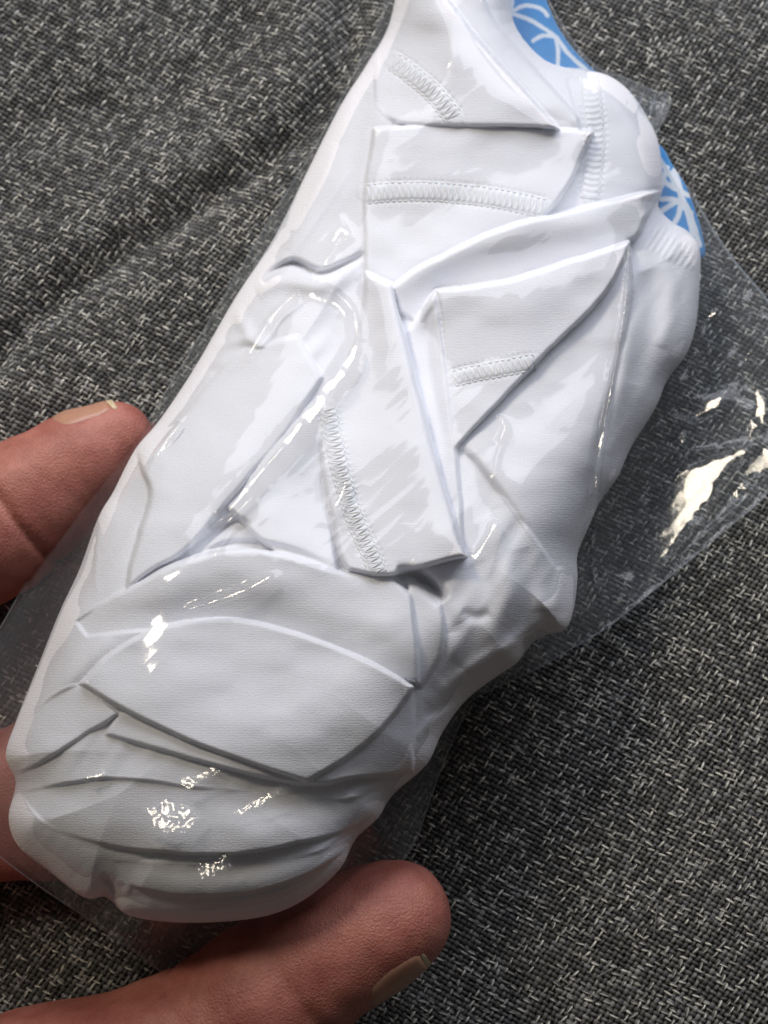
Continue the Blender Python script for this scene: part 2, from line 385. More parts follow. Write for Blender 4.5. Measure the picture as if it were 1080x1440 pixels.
# height of the underside above the sofa (held up by the hand at the lower left), thickness and edge radius
def lift_map(px, py):
    t = smooth(250, 1250, py * 0.9 - px * 0.35 + 180)
    return 14 + 95 * t
LIFT = lift_map(X, Y)
THK = 150 + 70 * smooth(200, 900, Y) - 30 * smooth(700, 950, X)
RAD = 120 + 130 * smooth(850, 1150, Y) + 30 * smooth(600, 200, X)
def side(d, R):
    t = np.clip(d / R, 0, 1); return np.sqrt(np.clip(1 - (1 - t) ** 2, 0, 1))
B = LIFT + THK * 0.5 + THK * 0.5 * side(dO, RAD)
H = np.zeros_like(B)                                      # relief above the smooth bundle
H += 5.0 * fbm(X / 150, Y / 150, 2, 1)
_u = X * 0.55 - Y * 0.83; _v = X * 0.83 + Y * 0.55          # along and across the bag
H += 3.2 * fbm(_u / 130, _v / 34, 2, 4) + 2.4 * (1 - np.abs(vnoise(_u / 150, _v / 40, 17))) ** 3 * smooth(560, 380, X) * smooth(820, 700, Y)

def outline_pts(pts, n=6, corner=42):
    """closed outline that stays sharp at real corners and curves between them"""
    P = np.array(pts, float); N_ = len(P); cor = []
    for i in range(N_):
        a = P[i, :2] - P[i - 1, :2]; b = P[(i + 1) % N_, :2] - P[i, :2]
        an = abs((math.degrees(math.atan2(b[1], b[0]) - math.atan2(a[1], a[0])) + 180) % 360 - 180)
        if an > corner: cor.append(i)
    if len(cor) < 2: return spline(P, n)
    out = []
    for k, c in enumerate(cor):
        e = cor[(k + 1) % len(cor)]; m = (e - c) % N_
        out.append(spline([P[(c + q) % N_] for q in range(m + 1)], n, False)[:-1])
    return np.concatenate(out)
def panel(pts, r=4, e=16, groove=7, gw=5, n=6):
    """one folded layer: outline with a lift at every corner; its thin edge rolls over and the cloth below dips next to it"""
    global H
    P = outline_pts(pts, n); r = r * 1.15
    x0, x1, y0, y1 = P[:, 0].min() - 40, P[:, 0].max() + 40, P[:, 1].min() - 40, P[:, 1].max() + 40
    i0, i1 = np.searchsorted(gx, [x0, x1]); j0, j1 = np.searchsorted(gy, [y0, y1])
    xs, ys = X[j0:j1, i0:i1], Y[j0:j1, i0:i1]
    sd = int(abs(P[0, 0])) % 40
    wob = 1.6 * fbm(xs / 60, ys / 60, 3, sd)
    d, _, _ = sdf(xs + wob, ys + wob * 0.7, P)
    num = 0; den = 0
    for q in P:
        w = 1 / ((xs - q[0]) ** 2 + (ys - q[1]) ** 2 + 220) ** 1.5
        num = num + w * q[2]; den = den + w
    lf = num / den + 2.6 * fbm(xs / 85, ys / 60, 2, sd + 3)
    t = np.clip(d / r, 0, 1)
    edge_lift = 0.3 * np.exp(-np.clip(d, 0, 99) / 9) * np.clip(lf / 20, 0, 1)
    z = lf + edge_lift - e * (1 - np.sqrt(np.clip(1 - (1 - t) ** 2, 0, 1))) * np.clip(lf / 16, 0.15, 1)
    h = H[j0:j1, i0:i1]; hs = blur(h, 14 / ST)
    gr = 0.42 * groove * np.clip(lf / 22, 0, 1.3) * np.exp(-np.clip(-d, 0, 99) / gw)
    h = np.where(d < 0, h - gr, h)
    H[j0:j1, i0:i1] = np.where(d > 0, np.maximum(h * smooth(9, 3, d) + np.minimum(h, z) * smooth(3, 9, d), z + 0.22 * hs), h)
def crease(pts, w, a, asym=0.0):
    """soft ridge (a>0) or groove (a<0) along a line"""
    global H
    P = spline(pts, 6, False)
    x0, x1, y0, y1 = P[:, 0].min() - 4 * w, P[:, 0].max() + 4 * w, P[:, 1].min() - 4 * w, P[:, 1].max() + 4 * w
    i0, i1 = np.searchsorted(gx, [x0, x1]); j0, j1 = np.searchsorted(gy, [y0, y1])
    xs, ys = X[j0:j1, i0:i1], Y[j0:j1, i0:i1]
    best = np.full(xs.shape, 1e9); tt = np.zeros(xs.shape)
    n = len(P)
    for i in range(n - 1):
        ax, ay = P[i]; cx, cy = P[i + 1]; dx, dy = cx - ax, cy - ay; L = dx * dx + dy * dy + 1e-9
        t = np.clip(((xs - ax) * dx + (ys - ay) * dy) / L, 0, 1)
        d = (xs - ax - t * dx) ** 2 + (ys - ay - t * dy) ** 2
        m = d < best; best = np.where(m, d, best); tt = np.where(m, (i + t) / (n - 1), tt)
    fade = np.clip(np.sin(np.pi * np.clip(tt, 0.0, 1)), 0, 1) ** 0.8
    H[j0:j1, i0:i1] += a * fade * np.exp(-best / w ** 2)
def bump(cx, cy, rx, ry, a, ang=0):
    global H
    c, s = math.cos(math.radians(ang)), math.sin(math.radians(ang))
    u = ((X - cx) * c + (Y - cy) * s) / rx; v = (-(X - cx) * s + (Y - cy) * c) / ry
    H += a * np.exp(-(u * u + v * v))

# broad swellings of the bundle
bump(330, 980, 210, 110, 14, 10); bump(690, 250, 160, 90, 8, -20); bump(730, 620, 80, 150, 10, 20); bump(300, 600, 120, 90, 8, -50)
bump(900, 450, 60, 130, 6, 15); bump(690, 130, 90, 60, 6)
# underlying soft wrinkles
for args in [([(560, 20), (575, 60), (560, 110)], 8, 3), ([(545, 60), (600, 110), (640, 165)], 16, 4), ([(470, 200), (440, 280), (400, 350)], 16, 5),
             ([(520, 130), (500, 220), (480, 330)], 14, -3), ([(360, 410), (400, 395), (455, 400), (508, 376)], 14, 9),
             ([(330, 430), (350, 470), (400, 500)], 10, 5), ([(300, 490), (345, 478), (380, 500), (420, 540)], 8, 5), ([(285, 520), (330, 530), (380, 560)], 9, -4),
             ([(250, 580), (320, 560), (400, 520), (470, 470)], 12, 5), ([(240, 610), (310, 600), (380, 570)], 8, -4), ([(290, 690), (340, 620), (400, 570)], 10, 4),
             ([(860, 380), (880, 460), (870, 560), (850, 640)], 14, 7), ([(905, 380), (915, 450), (890, 540)], 16, -6), ([(940, 370), (945, 430), (930, 490)], 12, 5),
             ([(700, 650), (740, 720), (765, 800), (770, 860)], 20, 9), ([(690, 720), (715, 790), (700, 870), (650, 940)], 22, 9),
             ([(668, 790), (690, 840), (670, 905), (620, 960)], 18, -6), ([(735, 770), (745, 840), (715, 900)], 16, -5), ([(780, 760), (790, 820), (775, 870)], 10, 5),
             ([(600, 990), (650, 950), (720, 905), (780, 870)], 11, 8), ([(595, 1010), (660, 975), (730, 925)], 7, -7), ([(585, 1040), (620, 1005), (650, 985)], 8, 6),
             ([(640, 800), (632, 840), (650, 875)], 14, 5), ([(650, 858), (668, 868), (690, 862)], 8, -5), ([(635, 890), (640, 930), (610, 970)], 12, 4),
             ([(150, 860), (190, 842), (240, 838)], 10, 5), ([(60, 1000), (120, 930), (150, 890)], 12, 4), ([(60, 1110), (180, 1100), (300, 1120)], 26, 8),
             ([(110, 1188), (200, 1196), (300, 1202), (400, 1188), (470, 1158)], 8, -5), ([(130, 1170), (220, 1176), (320, 1180), (420, 1165)], 10, 7),
             ([(180, 1222), (290, 1232), (400, 1218), (480, 1180)], 12, 8), ([(150, 1256), (250, 1264), (350, 1258), (440, 1228), (490, 1190)], 6, -4),
             ([(170, 1275), (260, 1285), (350, 1278)], 8, 5), ([(140, 1232), (156, 1246), (160, 1268)], 5, -26), ([(165, 1235), (180, 1245), (172, 1262)], 7, 8),
             ([(470, 1120), (520, 1080), (570, 1050)], 9, -6), ([(440, 1150), (500, 1120), (545, 1095)], 9, 6), ([(430, 1210), (470, 1180), (500, 1150)], 7, 6)]:
    crease(*args)
# folded layers (photo px, lift)
panel([(700, -60, 6), (722, 20, 8), (768, 84, 12), (802, 100, 10), (832, 186, 10), (800, 200, 2), (720, 140, 0), (660, -10, 0)], r=8, groove=0)
panel([(660, -60, 20), (690, 20, 19), (730, 70, 22), (790, 138, 24), (833, 187, 30), (790, 190, 12), (700, 150, 4), (640, 30, 0), (620, -40, 2)], r=5.5)
panel([(590, -60, 20), (628, -5, 24), (665, 45, 32), (720, 108, 36), (788, 182, 40), (720, 180, 28), (640, 178, 22), (560, 174, 14), (528, 150, 0), (530, 60, 0), (552, 0, 4), (560, -40, 5)], r=5.5)
panel([(790, 110, 4), (810, 98, 6), (850, 106, 8), (885, 130, 8), (912, 170, 10), (928, 210, 12), (931, 262, 16), (890, 290, 6), (800, 300, 0), (812, 200, 2)], r=10, groove=0)
panel([(525, 180, 12), (600, 174, 13), (700, 178, 15), (800, 181, 18), (835, 185, 28), (818, 225, 24), (772, 300, 18), (700, 340, 12), (620, 370, 12), (556, 405, 6), (514, 390, 10), (512, 270, 12)], r=5)
panel([(552, 402, 26), (600, 369, 30), (700, 321, 32), (800, 297, 34), (880, 275, 36), (929, 269, 42), (910, 305, 34), (884, 344, 20), (800, 378, 6), (700, 410, 2), (628, 425, 1), (585, 455, 0), (562, 440, 8)], r=5.5)
panel([(884, 340, 30), (889, 420, 22), (868, 520, 20), (845, 620, 18), (826, 720, 7), (815, 800, 1), (780, 806, 1), (722, 722, 12), (668, 650, 20), (640, 628, 10), (700, 560, 8), (765, 495, 10), (832, 426, 14)], r=12, groove=5)
panel([(614, 408, 34), (660, 403, 36), (720, 392, 38), (800, 366, 40), (886, 338, 46), (874, 372, 40), (832, 434, 34), (760, 504, 28), (700, 568, 25), (637, 635, 20), (628, 540, 22), (620, 460, 28)], r=5, groove=8)
panel([(614, 408, 34), (622, 460, 30), (635, 560, 26), (647, 680, 20), (654, 782, 16), (628, 700, 6), (604, 610, 2), (584, 520, 2), (574, 466, 6), (592, 438, 22)], r=7, groove=4)
panel([(190, 622, 10), (250, 590, 8), (330, 500, 6), (420, 470, 10), (455, 530, 12), (405, 610, 13), (345, 680, 16), (300, 735, 14), (262, 775, 14), (215, 803, 16), (177, 834, 15), (184, 780, 17), (210, 700, 14), (196, 655, 8)], r=7)
panel([(458, 585, 12), (446, 556, 14), (412, 598, 15), (370, 648, 17), (320, 714, 20), (375, 768, 24), (430, 794, 24), (476, 806, 20), (464, 740, 6), (452, 680, 5)], r=5.5)
panel([(98, 872, 0), (180, 824, 12), (260, 785, 24), (330, 770, 27), (395, 776, 27), (470, 800, 24), (540, 806, 20), (578, 835, 24), (588, 890, 24), (592, 964, 24), (500, 945, 10), (400, 905, 4), (320, 890, 4), (230, 890, 2), (120, 900, 2)], r=7)
panel([(572, 812, 8), (600, 820, 12), (622, 842, 12), (625, 912, 10), (592, 972, 6), (580, 900, 4)], r=7, groove=0)
panel([(512, 380, 18), (553, 400, 34), (562, 445, 34), (580, 522, 34), (604, 612, 33), (630, 702, 34), (656, 783, 36), (600, 796, 32), (545, 810, 30), (488, 802, 26), (474, 770, 18), (458, 690, 14), (450, 620, 13), (458, 556, 13), (490, 500, 13), (508, 450, 14)], r=7, groove=8)
panel([(165, 1005, 16), (200, 985, 8), (300, 1030, 10), (430, 1080, 12), (583, 968, 14), (582, 1086, 16), (500, 1095, 19), (430, 1104, 20), (340, 1087, 19), (240, 1060, 17), (148, 1034, 14)], r=5)
panel([(60, 985, 4), (112, 958, 8), (168, 1003, 18), (96, 1052, 16), (28, 1088, 10), (16, 1070, 4)], r=5)
panel([(110, 960, 24), (160, 912, 17), (230, 880, 15), (320, 868, 15), (400, 884, 17), (500, 920, 22), (585, 966, 38), (547, 1015, 34), (492, 1066, 32), (432, 1100, 33), (350, 1074, 30), (270, 1044, 28), (180, 1002, 26)], r=5, groove=7)
panel([(18, 1110, 0), (150, 1090, 0), (300, 1105, 1), (450, 1120, 2), (540, 1112, 2), (520, 1150, 8), (480, 1172, 12), (420, 1186, 16), (330, 1202, 20), (220, 1199, 17), (140, 1188, 9), (60, 1160, 2)], groove=9)
panel([(150, 1205, 0), (300, 1212, 0), (440, 1196, 0), (520, 1160, 0), (486, 1196, 8), (440, 1228, 12), (350, 1257, 15), (250, 1260, 13), (168, 1242, 8)], groove=8)
# tucks and the dark pocket
crease([(368, 398), (385, 382), (412, 370), (450, 384), (485, 372), (514, 356)], 5, -22)
crease([(556, 806), (585, 812), (606, 826), (624, 846)], 9, -44)
crease([(250, 792), (300, 752), (330, 735), (352, 742)], 7, -14)
crease([(262, 786), (330, 764), (400, 772), (470, 798)], 5, -8)
crease([(618, 425), (600, 455), (605, 520), (625, 620)], 6, -4)

# seams: raised puckered bands (relief in the cloth) with real stitches laid on top afterwards
SEAMS = [([(514, 272), (580, 268), (650, 272), (710, 280), (766, 292)], 26, 1), ([(636, 532), (670, 524), (712, 516), (752, 508)], 22, 1),
         ([(462, 572), (470, 620), (484, 680), (500, 730), (520, 775), (532, 806)], 24, 1), ([(552, 84), (580, 104), (612, 132), (640, 166)], 26, 1),
         ([(828, 104), (834, 150), (838, 200), (830, 278)], 24, 0)]
for pts, wd, zz in SEAMS:
    P = spline(pts, 10, False)
    x0, x1, y0, y1 = P[:, 0].min() - 40, P[:, 0].max() + 40, P[:, 1].min() - 40, P[:, 1].max() + 40
    i0, i1 = np.searchsorted(gx, [x0, x1]); j0, j1 = np.searchsorted(gy, [y0, y1])
    xs, ys = X[j0:j1, i0:i1], Y[j0:j1, i0:i1]
    d, qx, qy = seg_dist(xs, ys, P, False)
    al = (qx - P[0, 0]) * (P[-1, 0] - P[0, 0]) + (qy - P[0, 1]) * (P[-1, 1] - P[0, 1]); al = al / np.linalg.norm(P[-1] - P[0])
    band = smooth(wd * 0.5 + 3, wd * 0.5 - 2, d)
    ends = smooth(-3, 4, al) * smooth(np.linalg.norm(P[-1] - P[0]) + 3, np.linalg.norm(P[-1] - P[0]) - 4, al)
    puck = 0.5 * np.sin(al * 2 * np.pi / 8.5 + d * 0.12) * smooth(wd * 0.5 + 12, wd * 0.4, d) - 1.1 * np.exp(-((d - wd * 0.5) / 2.6) ** 2)
    H[j0:j1, i0:i1] += ends * (1.5 * band + 1.5 * puck)
# ribbed cuff
cu = np.array([(912, 322), (930, 315), (984, 352), (980, 380), (955, 372), (905, 345)], float)
dc, _, _ = sdf(X, Y, cu)
al = (X - 912) * math.cos(math.radians(33)) + (Y - 322) * math.sin(math.radians(33))
H += smooth(-6, 6, dc) * (1.0 + 1.5 * np.sin(al * 2 * np.pi / 8.8) * (0.7 + 0.4 * vnoise(X / 12, Y / 12, 9)))

H *= 1.08 - 0.28 * smooth(840, 1000, Y)
H *= smooth(0, 26, dO) * 0.85 + 0.15
H = blur(H, 1.0)
G = B + H                                                # garment top surface in units of S

def outline_mesh(d, bx, by, Z, Xg, Yg, Zedge):
    """grid mesh trimmed to an outline: cells touching the inside, outer corners snapped on the outline"""
    ins = d > 0
    cell = ins[:-1, :-1] | ins[1:, :-1] | ins[:-1, 1:] | ins[1:, 1:]
    PX = np.where(ins, Xg, bx); PY = np.where(ins, Yg, by); PZ = np.where(ins, Z, Zedge)
    used = np.zeros(d.shape, bool)
    used[:-1, :-1] |= cell; used[1:, :-1] |= cell; used[:-1, 1:] |= cell; used[1:, 1:] |= cell
    idx = -np.ones(d.shape, int); idx[used] = np.arange(used.sum())
    return used, cell, idx, PX, PY, PZ

garment = thing('folded_garment', 'white stretch jersey garment folded and bunched inside the clear plastic bag', 'clothing', at(420, 700, 100))
Zedge = LIFT + THK * 0.5
used, cell, idx, PX, PY, PZ = outline_mesh(dO, bx, by, G, X, Y, Zedge)
V = at(PX[used], PY[used], PZ[used])
F = grid_faces(cell, idx)
uv = np.stack([PX[used], PY[used]], 1)
mesh_obj('cloth', V, F, M_WHITE, garment, uvs=uv)
# underside, coarser
st2 = 8; X2, Y2 = np.meshgrid(np.arange(GX0, 1110, st2), np.arange(GY0, 1400, st2))
d2, bx2, by2 = sdf(X2, Y2, OUT)
L2 = lift_map(X2, Y2); T2 = sample(THK, X2, Y2, GX0, GY0, ST); R2 = sample(RAD, X2, Y2, GX0, GY0, ST)
Bot = L2 + T2 * 0.5 - T2 * 0.5 * side(d2, R2) + 3 * fbm(X2 / 60, Y2 / 60, 2, 8) * smooth(0, 30, d2)
used2, cell2, idx2, PX2, PY2, PZ2 = outline_mesh(d2, bx2, by2, Bot, X2, Y2, L2 + T2 * 0.5)
mesh_obj('underside_cloth', at(PX2[used2], PY2[used2], PZ2[used2]), grid_faces(cell2, idx2)[:, ::-1], M_WHITE, garment, uvs=np.stack([PX2[used2], PY2[used2]], 1))

def garment_h(px, py): return sample(G, np.asarray(px, float), np.asarray(py, float), GX0, GY0, ST)

# ---- tubes helper for stitches
def tube(path, rad, sides=6, close_ends=True):
    """path Nx3 world, radius array -> verts, quads"""
    P = np.asarray(path, float); n = len(P)
    T = np.gradient(P, axis=0); T /= np.linalg.norm(T, axis=1)[:, None] + 1e-12
    up = np.array([0, 0, 1.0]); A1 = np.cross(T, up); A1 /= np.linalg.norm(A1, axis=1)[:, None] + 1e-12; A2 = np.cross(A1, T)
    a = np.arange(sides) * 2 * math.pi / sides
    rad = np.broadcast_to(rad, (n,))
    V = P[:, None] + rad[:, None, None] * (np.cos(a)[None, :, None] * A1[:, None] + np.sin(a)[None, :, None] * A2[:, None])
    q = np.arange(n * sides).reshape(n, sides)
    F = np.stack([q[:-1], np.roll(q[:-1], -1, 1), np.roll(q[1:], -1, 1), q[1:]], -1).reshape(-1, 4)
    return V.reshape(-1, 3), F
def stitches(pts, wd, zigzag, seed):
    P = spline(pts, 14, False); seg = np.linalg.norm(np.diff(P, axis=0), axis=1); cum = np.concatenate([[0], np.cumsum(seg)])
    tot = cum[-1]; rr = np.random.RandomState(seed)
    pos = lambda s: np.array([np.interp(s, cum, P[:, 0]), np.interp(s, cum, P[:, 1])])
    def pt(s, o):
        a = pos(s); b = pos(min(s + 1, tot)); a0 = pos(max(s - 1, 0)); t = b - a0; t /= np.linalg.norm(t) + 1e-9
        return a + np.array([-t[1], t[0]]) * o
    Vs, Fs = [], []; off = 0
    def run(q, r, hgt):
        nonlocal off
        q = np.array(q); k = len(q)
        h = garment_h(q[:, 0], q[:, 1]) + hgt * np.sin(np.linspace(0, np.pi, k)) - 0.3
        w = at(q[:, 0], q[:, 1], h)
        rd = r * S * (0.45 + 0.55 * np.sin(np.linspace(0.15, np.pi - 0.15, k)))
        v, f = tube(w, rd, 5); Vs.append(v); Fs.append(f + off); off += len(v)
    s = 2.0; step = 8.5
    while s < tot - 3:
        for sg in (-1, 1):
            o = sg * wd * 0.5 + rr.normal(0, 0.35)
            e = s + step * 0.82
            run([pt(s + (e - s) * u, o + 0.9 * math.sin(u * 3.1)) for u in np.linspace(0, 1, 6)], 0.95, 1.4)
        if zigzag:
            for a in (0.0, 0.5):
                o0, o1 = -wd * 0.46, wd * 0.46
                if a > 0: o0, o1 = o1, o0
                sl = step * 0.5
                run([pt(np.clip(s + a * step + sl * u + rr.normal(0, .12), 0, tot), o0 + (o1 - o0) * u) for u in np.linspace(0, 1, 7)], 0.75, 1.1)
        else:
            pass
        s += step * (1 + rr.normal(0, 0.03))
    return np.concatenate(Vs), np.concatenate(Fs)
for i, (pts, wd, zz) in enumerate(SEAMS):
    v, f = stitches(pts, wd, zz, i)
    mesh_obj('seam_stitching', v, f, M_THREAD, garment)

# ---- blue printed layer peeking out behind the white cloth
def printed(poly, lines, hfun, st=1.3, lw=5):
    P = spline(poly, 6)
    xs = np.arange(P[:, 0].min() - 4, P[:, 0].max() + 4, st); ys = np.arange(P[:, 1].min() - 4, P[:, 1].max() + 4, st)
    Xp, Yp = np.meshgrid(xs, ys); d, qx, qy = sdf(Xp, Yp, P)
    Z = hfun(Xp, Yp) + 14 * side(d, 26)
    us, ce, ix, A_, B_, C_ = outline_mesh(d, qx, qy, Z, Xp, Yp, hfun(qx, qy))
    col = np.full(Xp.shape + (3,), 0.0); col[...] = (0.045, 0.25, 0.58)
    wh = np.zeros(Xp.shape)
    for ln in lines:
        dd, _, _ = seg_dist(Xp, Yp, spline(ln, 8, False), False)
        wh = np.maximum(wh, smooth(lw * 0.5 + 1.0, lw * 0.5 - 0.8, dd + 0.5 * vnoise(Xp / 3, Yp / 3, 2)))
    col = col * (1 - wh[..., None]) + np.array([0.66, 0.72, 0.80]) * wh[..., None]
    mesh_obj('printed_panel', at(A_[us], B_[us], C_[us]), grid_faces(ce, ix), M_PRINT, garment, label='blue panel printed with white lines', cols=col[us], uvs=np.stack([A_[us], B_[us]], 1))
printed([(660, -60), (745, -60), (768, 0), (784, 36), (804, 66), (835, 98), (860, 118), (880, 150), (840, 150), (760, 120), (700, 60)],
        [[(718, -40), (720, 5), (717, 18)], [(717, 18), (738, 8), (760, 12), (770, 22)], [(717, 18), (745, 28), (768, 42), (782, 52)],
         [(750, 57), (764, 50), (782, 52)], [(782, 52), (785, 75), (784, 100), (786, 130)], [(782, 52), (800, 76), (826, 100)], [(800, 98), (830, 102), (850, 118)], [(690, -30), (705, -10), (720, 5)]],
        lambda a, b: 40 + 0 * a, lw=5.5)
printed([(900, 190), (930, 206), (946, 232), (965, 262), (978, 296), (988, 330), (990, 362), (960, 370), (910, 330), (890, 260)],
        [[(925, 222), (945, 250), (962, 285), (975, 330)], [(930, 280), (950, 282), (972, 300)], [(948, 240), (957, 268), (955, 300), (945, 318)], [(925, 250), (944, 262), (968, 275)],
         [(962, 285), (970, 300), (984, 345)], [(925, 300), (950, 284)], [(938, 236), (930, 262)]],
        lambda a, b: 50 + 0 * a, lw=7)

# ------------------------------------------------------------------ plastic bag
FS = 2.1
fxs = np.arange(-120, 1240, FS); fys = np.arange(-90, 1460, FS)
FX, FY = np.meshgrid(fxs, fys)
BAG = spline([(556, -80), (640, -85), (748, -80), (768, -10), (788, 30), (812, 66), (842, 96), (880, 110), (908, 124), (942, 136), (938, 160), (918, 200), (940, 228), (975, 275),
              (1000, 318), (1036, 370), (1078, 420), (1130, 500), (1140, 590), (1084, 688), (1020, 745), (960, 796), (905, 842), (852, 884), (800, 914), (752, 942),
              (700, 966), (660, 988), (648, 1016), (625, 1070), (606, 1120), (580, 1190), (520, 1270), (440, 1345), (380, 1392), (320, 1400), (262, 1390), (220, 1362), (178, 1330),
              (120, 1290), (40, 1235), (-20, 1180), (-50, 1080), (-40, 960), (10, 866), (62, 776), (110, 712), (158, 655), (204, 598), (232, 552), (290, 458), (338, 378),
              (384, 300), (436, 218), (484, 130), (520, 60), (540, 10)], 5)
dF, fbx, fby = sdf(FX, FY, BAG)
Gc = np.where(sample(dO, FX, FY, GX0, GY0, ST) > 0, sample(G, FX, FY, GX0, GY0, ST), 0)
inG = smooth(-4, 6, sample(dO, FX, FY, GX0, GY0, ST))
PXw, PYw = (FX - 540), (720 - FY)
lowz = 14 + 0.75 * lift_map(FX, FY)
tgt = np.where(inG > 0.5, Gc + 2.0, 0)
edge = lowz + 6
FILM = np.where(inG > 0.5, Gc, lowz)
for it in range(16):
    FILM = np.maximum(blur(FILM, 10 / FS), tgt)
    if it > 8: FILM = np.where(dF > 0, edge + (FILM - edge) * side(dF, 30 * (16 - it) / 8 + 4), edge)
FILM = blur(FILM, 14 / FS) + 3.0
FILM = np.where(dF > 0, edge + (FILM - edge) * smooth(-2, 8, dF), edge)
def film_crease(pts, w, a, flat=0):
    global FILM
    P = spline(pts, 8, False)
    x0, x1, y0, y1 = P[:, 0].min() - 4 * w, P[:, 0].max() + 4 * w, P[:, 1].min() - 4 * w, P[:, 1].max() + 4 * w
    i0, i1 = np.searchsorted(fxs, [x0, x1]); j0, j1 = np.searchsorted(fys, [y0, y1])
    xs, ys = FX[j0:j1, i0:i1], FY[j0:j1, i0:i1]
    xs = xs + 1.2 * fbm(xs / 14, ys / 14, 2, 3); ys = ys + 1.2 * fbm(xs / 13, ys / 13, 2, 6)
    best = np.full(xs.shape, 1e9); tt = np.zeros(xs.shape); n = len(P)
    for i in range(n - 1):
        ax, ay = P[i]; cx, cy = P[i + 1]; dx, dy = cx - ax, cy - ay; L = dx * dx + dy * dy + 1e-9
        t = np.clip(((xs - ax) * dx + (ys - ay) * dy) / L, 0, 1); d = (xs - ax - t * dx) ** 2 + (ys - ay - t * dy) ** 2
        m = d < best; best = np.where(m, d, best); tt = np.where(m, (i + t) / (n - 1), tt)
    fade = np.clip(np.sin(np.pi * np.clip(tt, 0.02, 0.98)) * 1.8, 0, 1)
    d = np.sqrt(best)
    FILM[j0:j1, i0:i1] += a * fade * np.exp(-(d / w) ** 1.3)
for a in [([(506, 478), (488, 512), (462, 548), (424, 596), (376, 655), (306, 735)], 11, 17), ([(350, 498), (384, 442), (418, 412)], 6, 7), ([(440, 405), (474, 414), (500, 442), (504, 484)], 6, 8),
          ([(400, 808), (340, 832), (265, 858)], 7, 7), ([(250, 598), (222, 640), (200, 680)], 6, 6), ([(696, 738), (682, 762), (664, 790)], 6, 8), ([(704, 590), (712, 606), (700, 640), (694, 680)], 5, 5),
          ([(884, 344), (880, 420), (864, 520), (846, 620), (834, 710), (832, 780), (840, 830), (856, 868)], 6, 10), ([(140, 730), (137, 780), (138, 830), (172, 832)], 4, 5),
          ([(470, 300), (490, 330), (470, 352), (452, 372)], 6, 5), ([(480, 690), (470, 715)], 5, 6), ([(360, 690), (330, 740), (300, 780)], 6, 5), ([(520, 60), (470, 160), (420, 260), (370, 350)], 7, 5),
          ([(500, 120), (450, 220), (400, 310), (340, 420), (270, 530)], 8, 4), ([(230, 600), (170, 690), (120, 760), (60, 850)], 10, 6), ([(1080, 622), (1000, 632), (930, 640), (880, 645)], 5, 7),
          ([(1066, 628), (1030, 672), (990, 724), (956, 768), (900, 820)], 5, 12), ([(980, 452), (1020, 446), (1060, 470), (1090, 520)], 5, 6), ([(1040, 440), (1060, 500), (1066, 560), (1058, 600)], 7, 9),
          ([(1000, 340), (1010, 400), (1050, 470), (1100, 520)], 8, 7), ([(960, 560), (1010, 548), (1060, 550)], 5, 5), ([(940, 588), (980, 596), (1030, 570)], 6, 9), ([(925, 620), (950, 612), (1000, 618)], 6, 8),
          ([(640, 985), (700, 950), (760, 910), (820, 880)], 9, 6), ([(600, 1060), (640, 1000), (700, 955)], 9, 6), ([(560, 1010), (520, 1060), (470, 1090)], 8, 7), ([(600, 1100), (560, 1180), (500, 1260)], 10, 6),
          ([(140, 1300), (200, 1345), (262, 1388)], 5, 8), ([(790, 70), (830, 110), (880, 160), (920, 220)], 7, 5)]:
    film_crease(*a)
def ridged(x, y, seed, o=3):
    s = 0; a = 1.0
    for k in range(o):
        s = s + a * (1 - np.abs(vnoise(x * 1.9 ** k, y * 1.9 ** k, seed + 3 * k))) ** 2; a *= 0.5
    return s
def spot(cx, cy, rx, ry, ang=0):
    c, s = math.cos(math.radians(ang)), math.sin(math.radians(ang))
    u = ((FX - cx) * c + (FY - cy) * s) / rx; v = (-(FX - cx) * s + (FY - cy) * c) / ry
    return np.exp(-(u * u + v * v) ** 1.5)
flap = smooth(0.6, 0.0, inG) * smooth(600, 900, FX) * smooth(0, 12, dF)
cr = (u1 := (FX * 0.72 - FY * 0.69)) , (v1 := (FX * 0.69 + FY * 0.72))
ru = ridged(u1 / 55, v1 / 22, 21)
FILM += flap * (5.0 * ridged(u1 / 75, v1 / 38, 21, 2) + 1.3 * ridged(FX / 26, FY / 26, 31, 2))
FILM += 2.6 * ridged(FX / 24, FY / 19, 41, 3) * (spot(245, 1140, 70, 42, -10) + spot(290, 1222, 46, 34, -20) + 0.8 * spot(500, 1060, 90, 30, -40) + 0.8 * spot(420, 1150, 90, 40, -20))
FILM += 0.5 * ridged(u1 / 80, v1 / 26, 51, 2) * inG
FILM += 0.5 * ridged(u1 / 80, v1 / 20, 61, 2) * spot(330, 560, 90, 200, 35)
FILM += 2.0 * ridged(FX / 20, FY / 20, 71, 2) * spot(700, 960, 120, 50, -35)
